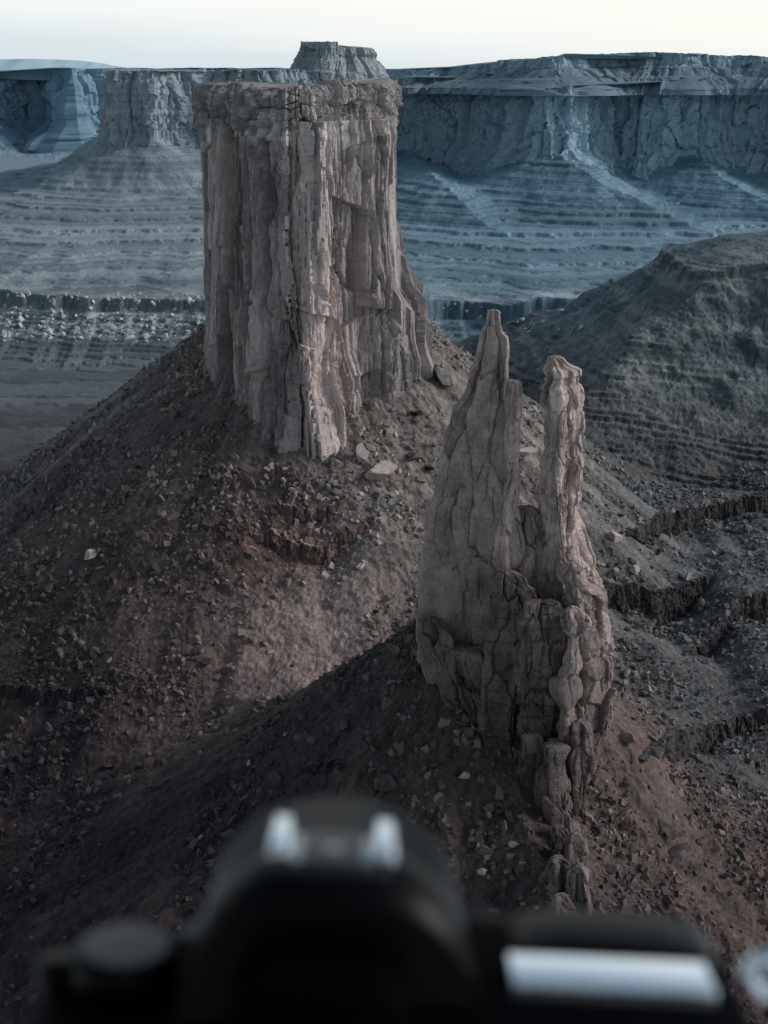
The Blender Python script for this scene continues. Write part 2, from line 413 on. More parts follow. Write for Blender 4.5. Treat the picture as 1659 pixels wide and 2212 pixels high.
# ---- main butte
BP = np.array([(-4, 812), (6, 745), (0, 730), (-19, 708), (-36, 692), (-48, 690), (-64, 714), (-95, 752), (-91, 812), (-45, 832)], float)
P, Nn, s, ccw = loop_sample(BP, .42, 2.5, 772, 9)
bl = (-40., 760., -110.)
butte = empty('rock_butte', bl)
tag(butte, 'tall flat topped sandstone butte with fluted grey cliffs rising from a talus cone', 'butte')
def butte_off(S, Z, PX, PY):
    t = np.clip((Z+205)/183, 0, 1)
    edge = sst(-88, -76, PX); redge = sst(5, -9, PX); eg = np.minimum(lerp(.45, 1, edge), lerp(.35, 1, redge))
    S = S+1.6*fbm2(Z/42, S/45, 3, 177)
    o1, r1 = cols(S, Z, 20, 9.0, 100, 150, .5, 14)
    o2, r2 = cols(S, Z, 9.0, 4.4, 110, 70, .75, 14)
    o3, r3 = cols(S, Z, 3.8, 2.1, 115, 38, .95, 12)
    o4, r4 = cols(S, Z, 1.8, .9, 118, 20, .9, 10)
    m1 = .3+1.0*sst(.35, .7, vn2(S/16, Z/50, 168)); m2 = .2+1.0*sst(.4, .75, vn2(S/10, Z/26, 169)); m3 = .2+.95*sst(.3, .62, vn2(S/12, Z/55, 167))
    a1, q1 = slab(S, Z, 10, 52, 4.0, 170, .55, .06)
    a2, q2 = slab(S, Z, 4.6, 22, 2.1, 172, .7, .08, hf=.05)
    a3, q3 = slab(S, Z, 1.9, 6.5, .6, 174, .6, .08, hf=.06)
    off = 5.0*(1-t)**2+eg*(o1+o2+(o3+o4)*m3+a1*m1+a2*m2+a3*m2)+.9*fbm3(PX/14, PY/14, Z/40, 3, 130)+.4*fbm3(PX/2.6, PY/2.6, Z/4, 4, 131, .6)
    for w, sd, dp, zt_, rg in ((10, 140, 4.6, -178, 95), (5.5, 150, 3.4, -186, 85), (14, 155, 4.0, -150, 110)):
        q = np.floor((S+1.2*fbm2(S/20, Z/30, 3, sd))/w); hb = zt_+rg*h3(q, q*0, q*0, sd)**2
        off = off+edge*dp*(.5+h3(q, q*0+1, q*0, sd))*np.clip((hb-Z)/12, 0, 1)*(h3(q, q*0+2, q*0, sd) > .35)
    v = .5+.32*(r1-.5)+.42*(r2-.5)+.4*(r3-.5)*m3+.25*(r4-.5)*m3+.3*(q1-.5)+.4*(q2-.5)*m2+.2*(q3-.5)
    return off, v
zs = np.arange(-215, -22, .45)
S, Z = np.meshgrid(s, zs); PX = np.broadcast_to(P[:, 0], S.shape); PY = np.broadcast_to(P[:, 1], S.shape)
off, v = butte_off(S, Z, PX, PY)
rt = sst(-14, 0, PX)
qb = np.floor(S/6.5); hb = -104-26*h3(qb, qb*0, qb*0, 178)
off = off+rt*(1.5*sst(-60, -100, Z)+(4.5+3*h3(qb, qb*0+1, qb*0, 178))*np.clip((hb-Z)/7, 0, 1))
fr = np.exp(-((PX+42)/7)**2)*(PY < 708)
off = off+fr*2.0*sst(-15, -80, Z)
off = np.where(Z > -30, off-1.2*sst(-30, -25, Z), off)
lt = C3(.55, .495, .482); dk = C3(.22, .208, .212)
v = np.clip(v+.35*fbm3(PX/9, PY/9, Z/60, 3, 160), 0, 1)
cc = mixc(np.broadcast_to(dk, S.shape+(3,)), lt, v)
cc = mixc(cc, C3(.63, .60, .585), sst(-40, -30, Z+4*fbm2(S/8, Z*0, 2, 161))*sst(.3, .7, vn2(S/6, Z/4, 162))*.9)
vs = sst(.12, .45, fbm3(PX/4, PY/4, Z/90, 3, 163))
cc = mixc(cc, C3(.13, .125, .13), vs*.6)
cc = mixc(cc, C3(.72, .61, .58), .85*np.exp(-((PX+33)/8)**2)*(PY < 715)*sst(-60, -110, Z))
wall_mesh('cliff_face', (P, Nn), Z, off, cc, M_butte, butte, bl, topfrac=(.1, .3, .9), topamp=.2, ccw=ccw)
zs = np.arange(-29.0, -3.5, .42)
S, Z = np.meshgrid(s, zs); PX = np.broadcast_to(P[:, 0], S.shape); PY = np.broadcast_to(P[:, 1], S.shape)
ob, vb = butte_off(S, Z*0-34., PX, PY)
a1, q1 = slab(S, Z, 13, 17, 3.8, 200, .6); a2, q2 = slab(S, Z, 5.0, 7.0, 2.2, 202, .7); a3, q3 = slab(S, Z, 2.0, 2.4, .8, 204, .6)
brk = sst(.40, .62, vn2(S/17+.4, Z*0, 206))
off = .45*ob+2.8+a1+a2+a3+.8*fbm3(PX/6, PY/6, Z/4, 4, 230, .6)-4.0*brk
und = np.clip((Z+29.)/(2+5*brk), 0, 1); off = off-4.0*(1-und)
bl_ = np.floor(Z/3.1); off = off+1.1*(h3(bl_, np.floor(S/23), bl_*0, 237)-.5)
off = off-3.5*sst(-8, -3.5, Z)*sst(.5, .6, vn2(S/9, Z*0, 232))
bq = np.floor((S+1.5*fbm2(S/9, Z/9, 2, 235))/5.5)
Zt = Z+(1.3*(h3(bq, bq*0, bq*0, 236)-.6)+1.2*fbm2(S/11, Z*0, 3, 233))*sst(-20, -4, Z)-1.5*sst(-30, -60, PX)*sst(-25, -4, Z)-2.0*brk*sst(-24, -4, Z)
v = np.clip(.5+.3*fbm3(PX/7, PY/7, Z/5, 3, 240)+.5*(q1-.5)+.5*(q2-.5)+.3*(q3-.5), 0, 1)
cc = mixc(np.broadcast_to(C3(.18, .176, .178), S.shape+(3,)), C3(.43, .405, .40), v)
cc = mixc(cc, cc*1.3, brk)
cc = mixc(cc, C3(.48, .46, .45), .5*sst(.6, .75, vn2(Z/2.2, S/60, 241)))
wall_mesh('cap_rock', (P, Nn), Zt, off, cc, M_cap, butte, bl, topamp=1.2, topcol=C3(.32, .31, .30), ccw=ccw)

# ---- towers
def tower(name, table, Y, dep, rot, parent, loc, seed, c_hi, c_lo, zlo, zhi, mat=None, e=4.5, amp=1., dz=.3, cw=6., fl=1., crk=.32, asp=2.0, jn=.5):
    tb = np.array(table, float)
    zz = np.array([ray(0, r[0])[1]*Y for r in tb]); L = np.array([at(r[1], r[0], Y)[0] for r in tb]); Rr = np.array([at(r[2], r[0], Y)[0] for r in tb])
    o = np.argsort(zz); zz, L, Rr = zz[o], L[o], Rr[o]
    zs = np.arange(zz[0], zz[-1], dz)
    l = np.interp(zs, zz, L); r = np.interp(zs, zz, Rr); cx = (l+r)/2; w = (r-l)/2
    wmax = w.max(); n = max(64, int(2*math.pi*wmax/.26)); thh = np.linspace(0, 2*math.pi, n, endpoint=False)+math.pi/2
    c_, s_ = np.cos(thh), np.sin(thh)
    bx = np.sign(c_)*np.abs(c_)**(2/e); by = np.sign(s_)*np.abs(s_)**(2/e)*dep
    ux = bx*math.cos(rot)-by*math.sin(rot); uy = bx*math.sin(rot)+by*math.cos(rot)
    k = np.abs(ux).max(); ux /= k; uy /= k
    ln = np.concatenate([[0], np.cumsum(np.hypot(np.diff(np.append(ux, ux[0])), np.diff(np.append(uy, uy[0]))))])
    tq = np.linspace(0, ln[-1], n, endpoint=False); ux, uy = np.interp(tq, ln, np.append(ux, ux[0])), np.interp(tq, ln, np.append(uy, uy[0]))
    tx = np.roll(ux, -2)-np.roll(ux, 2); ty = np.roll(uy, -2)-np.roll(uy, 2); l_ = np.hypot(tx, ty)+1e-9
    nx, ny = ty/l_, -tx/l_
    W = w[:, None]; X0 = cx[:, None]+W*ux; wy = np.maximum(W, .55*W+.45*np.minimum(wmax, 9)*sst(0, .25, (zz[-1]-zs)/(zz[-1]-zz[0]))[:, None])
    Y0 = Y+wy*uy
    Zg = np.broadcast_to(zs[:, None], X0.shape); sm = np.broadcast_to((tq*wmax)[None], X0.shape)
    sc = np.clip(W/4.5, .16, 1)*amp
    a1, q1 = slab(sm, Zg, cw, cw*asp, 2.1, seed, crk, .08, hf=.05); a2, q2 = slab(sm, Zg, cw*.46, cw*.6*asp, 1.1, seed+5, crk, .1, hf=.07); a3, q3 = slab(sm, Zg, cw*.2, cw*.3, .35, seed+10, crk*.5, .12, hf=.08)
    hz = Zg/4.2+.12*fbm2(sm/6, Zg/5, 2, seed+34); bi = np.floor(hz); bf = hz-bi
    bed = .8*jn*(h3(bi, bi*0, bi*0, seed+50)-.5)-.4*jn*np.exp(-(np.minimum(bf, 1-bf)/.06)**2)*(h3(bi, bi*0+1, bi*0, seed+51) > .5)
    mm = .15+1.1*sst(.4, .8, vn2(sm/7, Zg/18, seed+36))
    fs_ = np.abs(fbm2(sm/(cw*.9)+.15*fbm2(sm/3, Zg/6, 2, seed+61), Zg/(cw*7), 2, seed+60)); fis = 1.2*np.exp(-(fs_/.024)**2)*sst(.38, .55, vn2(sm/9, Zg/16, seed+62))*min(1, cw/7)
    off = sc*(a1+(a2+a3)*mm+bed-fis+fl*.85*fbm3(X0/4, Y0/4, Zg/6, 5, seed+30, .65))-.25
    V = np.stack([X0+nx*off, Y0+ny*off, Zg+.3*fbm2(sm/3, Zg/6, 2, seed+33)*sc], -1)
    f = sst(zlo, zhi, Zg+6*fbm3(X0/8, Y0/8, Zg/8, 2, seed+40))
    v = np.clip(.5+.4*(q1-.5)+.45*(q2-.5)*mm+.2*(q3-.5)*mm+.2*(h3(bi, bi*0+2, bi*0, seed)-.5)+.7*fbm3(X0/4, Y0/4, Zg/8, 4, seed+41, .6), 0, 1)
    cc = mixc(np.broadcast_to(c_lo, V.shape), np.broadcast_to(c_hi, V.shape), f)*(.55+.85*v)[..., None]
    top = V[-1].mean(0); rr = []
    for q in (.35, .7, .98):
        a = V[-1]*(1-q)+top*q; a[:, 2] += .2*q+.5*fbm2(a[:, 0], a[:, 1], 2, seed); rr.append(a)
    V = np.concatenate([V, np.array(rr)]); cc = np.concatenate([cc, np.repeat(cc[-1:], 3, 0)])
    return grid(name, V, cc, mat or M_spire, parent, wrap=True, loc=loc)
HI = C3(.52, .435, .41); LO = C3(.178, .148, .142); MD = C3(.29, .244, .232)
sl = (45., 440., -200.)
spires = empty('rock_spires', sl)
tag(spires, 'pair of slender weathered rock spires rising from one broken pedestal, right of the butte', 'rock spires')
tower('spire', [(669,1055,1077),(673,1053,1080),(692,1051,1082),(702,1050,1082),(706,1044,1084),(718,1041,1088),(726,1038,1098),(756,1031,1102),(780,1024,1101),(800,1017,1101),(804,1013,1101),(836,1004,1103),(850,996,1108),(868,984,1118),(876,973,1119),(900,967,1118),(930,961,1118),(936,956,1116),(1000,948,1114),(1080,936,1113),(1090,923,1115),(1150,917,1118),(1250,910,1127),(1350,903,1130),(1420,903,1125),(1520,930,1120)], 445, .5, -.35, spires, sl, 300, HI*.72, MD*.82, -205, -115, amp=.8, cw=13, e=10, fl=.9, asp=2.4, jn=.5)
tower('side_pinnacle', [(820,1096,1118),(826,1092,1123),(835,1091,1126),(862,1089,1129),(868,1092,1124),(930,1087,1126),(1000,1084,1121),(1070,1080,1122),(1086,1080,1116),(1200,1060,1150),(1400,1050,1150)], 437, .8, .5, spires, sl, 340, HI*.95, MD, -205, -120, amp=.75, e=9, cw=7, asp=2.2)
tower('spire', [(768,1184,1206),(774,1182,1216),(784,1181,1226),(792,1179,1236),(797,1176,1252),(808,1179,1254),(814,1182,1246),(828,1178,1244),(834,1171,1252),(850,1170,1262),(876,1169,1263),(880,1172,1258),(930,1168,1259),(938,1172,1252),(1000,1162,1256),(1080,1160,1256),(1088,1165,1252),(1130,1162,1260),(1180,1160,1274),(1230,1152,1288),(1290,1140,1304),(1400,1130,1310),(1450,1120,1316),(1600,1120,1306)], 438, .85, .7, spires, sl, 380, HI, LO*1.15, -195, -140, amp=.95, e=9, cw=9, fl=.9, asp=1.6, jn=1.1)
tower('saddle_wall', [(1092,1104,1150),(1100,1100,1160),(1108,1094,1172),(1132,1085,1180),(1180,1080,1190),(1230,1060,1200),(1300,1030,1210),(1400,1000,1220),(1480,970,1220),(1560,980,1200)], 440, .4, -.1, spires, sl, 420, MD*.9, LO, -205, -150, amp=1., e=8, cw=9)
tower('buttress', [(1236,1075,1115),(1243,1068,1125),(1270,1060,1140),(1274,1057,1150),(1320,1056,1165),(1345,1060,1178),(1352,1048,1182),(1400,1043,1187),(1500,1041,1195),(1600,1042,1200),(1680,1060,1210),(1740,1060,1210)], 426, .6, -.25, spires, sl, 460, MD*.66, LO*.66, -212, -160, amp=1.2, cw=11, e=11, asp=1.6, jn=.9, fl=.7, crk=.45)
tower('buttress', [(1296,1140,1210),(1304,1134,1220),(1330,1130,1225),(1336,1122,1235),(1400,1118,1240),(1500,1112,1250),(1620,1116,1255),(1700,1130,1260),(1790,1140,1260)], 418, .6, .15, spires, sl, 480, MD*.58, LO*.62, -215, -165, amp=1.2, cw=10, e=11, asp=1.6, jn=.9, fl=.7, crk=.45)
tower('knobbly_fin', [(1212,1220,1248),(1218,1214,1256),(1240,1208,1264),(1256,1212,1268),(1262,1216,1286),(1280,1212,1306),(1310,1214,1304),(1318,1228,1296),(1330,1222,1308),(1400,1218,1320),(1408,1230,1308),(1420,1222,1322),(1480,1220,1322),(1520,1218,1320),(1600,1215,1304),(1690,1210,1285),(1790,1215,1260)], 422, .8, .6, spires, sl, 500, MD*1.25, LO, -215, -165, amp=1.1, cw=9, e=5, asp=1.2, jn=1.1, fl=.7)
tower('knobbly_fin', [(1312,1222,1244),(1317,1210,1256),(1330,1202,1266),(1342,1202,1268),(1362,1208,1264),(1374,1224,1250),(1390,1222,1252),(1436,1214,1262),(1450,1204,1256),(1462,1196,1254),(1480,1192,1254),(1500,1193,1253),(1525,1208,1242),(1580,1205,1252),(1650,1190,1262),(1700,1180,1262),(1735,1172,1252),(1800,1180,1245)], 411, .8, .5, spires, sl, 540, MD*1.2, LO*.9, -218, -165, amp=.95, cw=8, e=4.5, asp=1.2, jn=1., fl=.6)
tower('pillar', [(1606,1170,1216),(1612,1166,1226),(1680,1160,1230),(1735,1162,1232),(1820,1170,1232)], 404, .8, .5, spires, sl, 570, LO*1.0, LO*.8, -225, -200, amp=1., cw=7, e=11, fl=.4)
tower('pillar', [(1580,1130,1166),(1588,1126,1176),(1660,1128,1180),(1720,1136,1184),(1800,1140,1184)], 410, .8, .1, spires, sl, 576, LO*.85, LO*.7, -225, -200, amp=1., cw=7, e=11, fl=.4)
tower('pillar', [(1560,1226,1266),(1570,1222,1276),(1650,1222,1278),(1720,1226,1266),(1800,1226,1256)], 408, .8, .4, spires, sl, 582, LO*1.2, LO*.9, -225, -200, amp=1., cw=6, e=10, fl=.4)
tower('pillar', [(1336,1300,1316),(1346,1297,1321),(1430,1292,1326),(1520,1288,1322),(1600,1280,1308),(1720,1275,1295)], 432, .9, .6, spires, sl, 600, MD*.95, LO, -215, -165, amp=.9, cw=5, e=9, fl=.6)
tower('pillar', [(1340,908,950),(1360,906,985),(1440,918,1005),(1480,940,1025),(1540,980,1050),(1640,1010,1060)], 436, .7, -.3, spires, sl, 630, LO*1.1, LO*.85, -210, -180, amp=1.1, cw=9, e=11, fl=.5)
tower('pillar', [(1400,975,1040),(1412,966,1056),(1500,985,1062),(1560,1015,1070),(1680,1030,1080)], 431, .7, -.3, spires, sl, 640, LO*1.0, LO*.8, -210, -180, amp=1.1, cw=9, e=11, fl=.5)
# spur outcrop
ol = (48., 362., -235.)
outc = empty('rock_outcrop', ol)
tag(outc, 'jagged rock outcrop on the ridge crest below the spires, just above the camera', 'rock outcrop')
for q, (tb, Y, rt_, kc) in enumerate([
    ([(1752,1214,1230),(1762,1206,1242),(1800,1198,1250),(1900,1190,1255)], 394, .9, .95),
    ([(1784,1194,1214),(1794,1190,1228),(1840,1182,1242),(1900,1180,1250),(2000,1190,1255)], 385, -.5, 1.0),
    ([(1800,1230,1250),(1812,1222,1260),(1860,1216,1268),(1950,1212,1272)], 380, .3, 1.1),
    ([(1852,1184,1208),(1864,1178,1230),(1905,1172,1242),(1980,1172,1250),(2060,1180,1250)], 372, .7, 1.0),
    ([(1870,1236,1258),(1882,1228,1268),(1940,1220,1278),(2040,1215,1272)], 369, -.3, 1.05),
    ([(1930,1196,1220),(1940,1188,1234),(1990,1180,1248),(2060,1180,1252),(2130,1190,1250)], 361, .4, .95),
    ([(1975,1232,1254),(1985,1226,1264),(2040,1220,1268),(2120,1215,1262)], 358, .9, 1.0)]):
    tower('slab', tb, Y, .7, rt_, outc, ol, 655+q*9, LO*kc*1.15, LO*.85, -250, -215, amp=1.1, cw=6, e=11, fl=.35, jn=.2, crk=.6, asp=1.4)

# ---- ledges
for k, (X, Y, h, fade, lab) in enumerate(LW):
    x = np.arange(X[0]+.5, X[-1]-.5, .35); y = ledge_y(x, k)
    tx = np.gradient(x); ty = np.gradient(y); l = np.hypot(tx, ty); nx, ny = ty/l, -tx/l
    kk = np.hanning(15); kk /= kk.sum(); nx = np.convolve(np.pad(nx, 7, 'edge'), kk, 'valid'); ny = np.convolve(np.pad(ny, 7, 'edge'), kk, 'valid')
    ss = np.cumsum(np.minimum(l, 1.2))
    hh = ledge_h(x, k)
    zt_ = H(x-nx*1.5, y-ny*1.5)+.4; zb = zt_-hh*1.1-1.2
    tt = np.linspace(0, 1, max(10, int(h/.35)))[:, None]
    Z = zb+(zt_-zb)*tt; S = np.broadcast_to(ss, Z.shape)
    a1, r1 = slab(S, Z, 4.2, 9, 1.8, 700+k*20, .8); a2, r2 = slab(S, Z, 1.6, 3.2, .8, 710+k*20, .8)
    off = .5+a1+a2+1.8*(1-tt)*np.minimum(1, hh/4)+.4*fbm2(S/2, Z/2, 2, 715)
    V = np.stack([x+nx*off, y+ny*off, Z+.6*(r1-.5)*(tt > .9)], -1)
    b1 = np.stack([x-nx*1.2, y-ny*1.2, zt_-.1], -1)[None]; b2 = np.stack([x-nx*3.5, y-ny*3.5, zt_-1.5], -1)[None]
    V = np.concatenate([V, b1, b2])
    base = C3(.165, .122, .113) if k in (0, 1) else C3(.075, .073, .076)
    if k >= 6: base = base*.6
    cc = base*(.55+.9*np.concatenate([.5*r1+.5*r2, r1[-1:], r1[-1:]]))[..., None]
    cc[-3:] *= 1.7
    lo = (float(x.mean()), float(y.mean()), float(zb.mean()))
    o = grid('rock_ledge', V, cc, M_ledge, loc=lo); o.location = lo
    tag(o, lab, 'rock ledge')

# ---- far mesas
def mesa(name, label, cat, PL, ztf, zbot, fine, ycut, rnd, w, dep, seed, c1, c2, c_top, prof, dz=3., parent=None, ploc=None, sink=40, low=1., lowt=0.):
    P, Nn, s, ccw = loop_sample(PL, fine, 60, ycut, rnd)
    zt_ = ztf(P[:, 0], s); nrow = max(8, int((zt_.max()-zbot+sink)/dz)); tz = np.linspace(0, 1, nrow)[:, None]
    Z = zbot-sink+(zt_-zbot+sink)*tz; S = np.broadcast_to(s, Z.shape); tt = np.clip((Z-zbot)/(zt_-zbot), 0, 1)
    PX = np.broadcast_to(P[:, 0], S.shape); PY = np.broadcast_to(P[:, 1], S.shape)
    o1, r1 = cols(S, Z, w*3, dep*2.4, seed, 400, .5, 8); a1, r2 = slab(S, Z, w*1.3, w*3, dep*1.5, seed+10, .4); a2, r3 = slab(S, Z, w*.5, w*.9, dep*.7, seed+20, .4)
    off = o1+a1+a2+dep*.8*fbm3(PX/(w*2), PY/(w*2), Z/60, 3, seed+30)
    bi = np.floor(Z/8+.3*fbm2(S/60, Z/40, 2, seed+45)); off = off+3.4*(h3(bi, bi*0, bi*0, seed+46)-.5)
    off = off+np.interp(tt, [p[0] for p in prof], [p[1] for p in prof])+np.clip((zbot-Z)*.6, 0, 60)
    bd = vn2(Z/6+.15*fbm2(S/100, Z/50, 2, seed+41), S/900, seed+40)
    v = np.clip(.45+.3*(r1-.5)+.3*(r2-.5)+.25*(r3-.5)+.8*(bd-.5)+.35*fbm3(PX/60, PY/60, Z/90, 3, seed+42), 0, 1)
    cc = mixc(np.broadcast_to(c1, Z.shape+(3,)), c2, v)
    cc = mixc(cc, np.broadcast_to(c_top, cc.shape), sst(.86, .97, tt)*.5)
    cc = cc*lerp(low, 1., sst(lowt, lowt+.06, tt))[..., None]
    lo = ploc or (float(P[:, 0].mean()), float(P[:, 1].min()), float(zbot))
    o = wall_mesh(name, (P, Nn), Z, off, cc, M_far, parent, lo, topfrac=(.01, .03, .08, .3, .9), topamp=2.5, topcol=c_top, ccw=ccw, seed=seed)
    if parent: return o
    o.location = lo
    return tag(o, label, cat)
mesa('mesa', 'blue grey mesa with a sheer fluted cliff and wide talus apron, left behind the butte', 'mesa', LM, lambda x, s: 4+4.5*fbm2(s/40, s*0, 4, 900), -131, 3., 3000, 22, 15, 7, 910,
     C3(.28, .365, .41), C3(.39, .46, .50), C3(.30, .37, .41), [(0, 16), (.12, 6), (.75, 0), (.86, -4), (.88, -12), (1, -14)], sink=25)  # rock tones with the blue of distance haze painted in
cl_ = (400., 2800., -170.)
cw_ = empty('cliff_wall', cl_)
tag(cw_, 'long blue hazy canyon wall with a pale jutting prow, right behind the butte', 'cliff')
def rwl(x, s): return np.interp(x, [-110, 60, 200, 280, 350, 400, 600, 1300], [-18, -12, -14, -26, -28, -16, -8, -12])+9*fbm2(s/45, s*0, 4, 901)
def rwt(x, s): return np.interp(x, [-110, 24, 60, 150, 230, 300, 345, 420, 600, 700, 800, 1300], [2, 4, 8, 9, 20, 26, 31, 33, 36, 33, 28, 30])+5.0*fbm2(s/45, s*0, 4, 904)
B1, B2, B3 = C3(.31, .46, .545), C3(.35, .495, .575), C3(.21, .32, .38)  # canyon wall tones: airlight haze is painted into these blues
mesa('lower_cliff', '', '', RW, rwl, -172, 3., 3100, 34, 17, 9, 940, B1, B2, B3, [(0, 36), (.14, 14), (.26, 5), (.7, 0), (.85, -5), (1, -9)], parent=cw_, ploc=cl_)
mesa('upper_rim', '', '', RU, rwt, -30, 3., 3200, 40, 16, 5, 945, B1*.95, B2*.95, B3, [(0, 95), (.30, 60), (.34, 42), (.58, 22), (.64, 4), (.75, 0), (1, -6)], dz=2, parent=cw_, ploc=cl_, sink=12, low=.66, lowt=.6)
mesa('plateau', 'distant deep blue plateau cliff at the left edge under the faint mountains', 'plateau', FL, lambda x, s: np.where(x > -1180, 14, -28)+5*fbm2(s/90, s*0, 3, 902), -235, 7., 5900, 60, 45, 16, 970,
     C3(.21, .35, .44), C3(.25, .39, .48), C3(.24, .37, .45), [(0, 110), (.18, 45), (.3, 12), (.8, 0), (.85, -15), (1, -20)], dz=6)  # plateau blue is painted haze, stronger here for the greater distance
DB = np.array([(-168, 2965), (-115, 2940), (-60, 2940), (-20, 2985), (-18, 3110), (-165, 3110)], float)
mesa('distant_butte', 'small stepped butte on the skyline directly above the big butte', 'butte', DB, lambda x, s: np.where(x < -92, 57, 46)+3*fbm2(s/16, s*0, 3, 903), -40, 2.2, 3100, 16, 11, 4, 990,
     C3(.27, .335, .365), C3(.42, .47, .49), C3(.36, .41, .43), [(0, 30), (.40, 20), (.6, 10), (.72, 2), (.75, -3), (1, -8)], dz=2, sink=12)  # grey blue includes painted distance haze
xs = np.linspace(-14000, -3300, 220); ts = np.linspace(0, 1, 12)[:, None]
top = np.interp(xs, [-14000, -9000, -7600, -6900, -6200, -5600, -4900, -4200, -3300], [190, 190, 235, 255, 235, 180, 110, 10, -80])+30*fbm2(xs/700, xs*0, 4, 950)
Zm = -320+(top+320)*ts; Xm = np.broadcast_to(xs, Zm.shape); Ym = 25500+2500*ts+300*fbm2(Xm/600, Zm/200, 3, 951)
M_mtn = attr_mat('far_mountain', .0, .002, 1, .04)
mt = grid('mountains', np.stack([Xm, Ym, Zm], -1), np.broadcast_to(C3(.60, .84, .92), Zm.shape+(3,)), M_mtn, smooth=True)  # pale blue is haze painted as the mountain colour
tag(mt, kind='structure')

# ------------------------------------------------------------------ rocks
def rock_bm(seed, sub=2, cuts=9):
    r = random.Random(seed); bm = bmesh.new(); bmesh.ops.create_icosphere(bm, subdivisions=sub, radius=1)
    pl = []
    for _ in range(cuts):
        v = np.array([r.gauss(0, 1) for _ in range(3)]); v /= np.linalg.norm(v); pl.append((v, r.uniform(.35, .7)))
    for v in bm.verts:
        p = np.array(v.co)
        for nn, d in pl:
            e = p@nn-d
            if e > 0: p = p-nn*e
        v.co = p
    return bm
def rock_mesh(name, seed, mat, sub=3):
    bm = rock_bm(seed, sub); me = bpy.data.meshes.new(name); bm.to_mesh(me); bm.free(); me.materials.append(mat); return me
M_b1 = noise_mat('boulder_brown', (.085, .072, .070), (.19, .165, .157), .5)
M_b2 = noise_mat('boulder_pale', (.40, .35, .335), (.60, .52, .495), .5)
M_b3 = noise_mat('rim_block_pale', (.58, .62, .63), (.78, .78, .77), .15)
M_b4 = noise_mat('boulder_grey', (.18, .168, .16), (.34, .315, .30), .5)
M_b5 = noise_mat('boulder_dark', (.055, .047, .05), (.14, .122, .12), .5)
RM = {m: [rock_mesh('boulder', 10*q+i, mat) for i in range(6)] for q, (m, mat) in enumerate((('brown', M_b1), ('pale', M_b2), ('rim', M_b3), ('grey', M_b4), ('dark', M_b5)))}
def boulder(x, y, r, kind, label, group=None, sc=None, rz=None, name='boulder', z=None):
    o = bpy.data.objects.new(name, random.choice(RM[kind])); link(o)
    s_ = sc or (random.uniform(.9, 1.8), random.uniform(.7, 1.2), random.uniform(.6, 1.0))
    o.scale = (r*s_[0], r*s_[1], r*s_[2])
    zz = float(H(np.array([x]), np.array([y]))[0]) if z is None else z
    o.location = (x, y, zz+.3*r*s_[2]); o.rotation_euler = (random.uniform(-.4, .4), random.uniform(-.4, .4), random.uniform(0, 6.28) if rz is None else rz)
    return tag(o, label, 'boulder', group)
def hitH(px, py, **k): return hit(px, py, fn=lambda x, y: Hc(x, y), **k)
for px, py, rp, kd, lab, sc in [
    (826, 1030, 42, 'pale', 'largest pale boulder on the scree slope between the butte and the spires', (1.2, .85, .85)),
    (781, 1000, 24, 'pale', 'narrow pale boulder just up the slope beside the largest pale boulder', (.6, .7, 1.3)),
    (960, 824, 32, 'grey', 'grey boulder perched at the right foot of the butte', (1, .9, .9)),
    (198, 1203, 24, 'pale', 'pale tilted slab alone on the dark slope left of the reddish ledge', (1.1, .7, .5)),
    (232, 920, 20, 'grey', 'grey boulder high on the left shoulder of the talus cone', None),
    (1000, 1682, 17, 'pale', 'pale rock lying in the dark slope below the foot of the spires', None),
    (1108, 1832, 17, 'pale', 'pale angular rock left of the jagged outcrop, above the camera', None),
    (1042, 1893, 13, 'pale', 'small pale rock close beside the top right of the camera hump', None),
    (1468, 1858, 40, 'brown', 'big brown boulder on the reddish slope at lower right', None),
    (1438, 1795, 26, 'brown', 'brown boulder just above the big one on the reddish slope', None),
    (1355, 1605, 24, 'grey', 'grey rock on the slope just right of the pedestal of the spires', None),
    (597, 1692, 24, 'dark', 'dark brown boulder on the near slope left of the short ledge', None),
    (838, 1696, 26, 'dark', 'dark slab sided boulder on the near slope right of the short ledge', None),
    (850, 1410, 20, 'brown', 'dark boulder on the ridge line left of the pedestal of the spires', None),
    (893, 993, 20, 'brown', 'brown boulder right of the largest pale boulder', None),
    (1370, 1237, 18, 'pale', 'pale rock on the bench just above the broken ledge by the spires', None),
    (1330, 1168, 18, 'pale', 'pale rock on the bench right of the taller spire tops, upslope of the broken ledge', None),
    (1140, 985, 22, 'pale', 'pale rock seen in the gap between the two spires', None)]:
    x, y, z = hitH(px, py); boulder(x, y, rp/FP*y*1.06, kd, lab, None, sc)
zones = [((20, 640), (880, 1450), 68, 'brown', 'weathered boulder among the rubble of the left talus slope', 'boulders on the left talus slope'),
         ((690, 940), (880, 1170), 30, 'grey', 'grey boulder on the scree between the butte and the spires', 'boulders on the scree between butte and spires'),
         ((1290, 1650), (1130, 1500), 36, 'grey', 'grey boulder on the ledged bench right of the spires', 'boulders on the right bench'),
         ((60, 1150), (1480, 1950), 95, 'dark', 'dark boulder on the shadowed near slope', 'boulders on the shadowed near slope'),
         ((1280, 1650), (1640, 2060), 46, 'brown', 'reddish brown boulder on the slope below the lowest ledge', 'boulders on the reddish slope at lower right')]
for (x0, x1), (y0, y1), n, kd, lab, grp in zones:
    for _ in range(n):
        x, y, z = hitH(random.uniform(x0, x1), random.uniform(y0, y1))
        if y > 880: continue
        boulder(x, y, (1.2+2.8*random.random()**3.0)*y/600, kd, lab, grp)
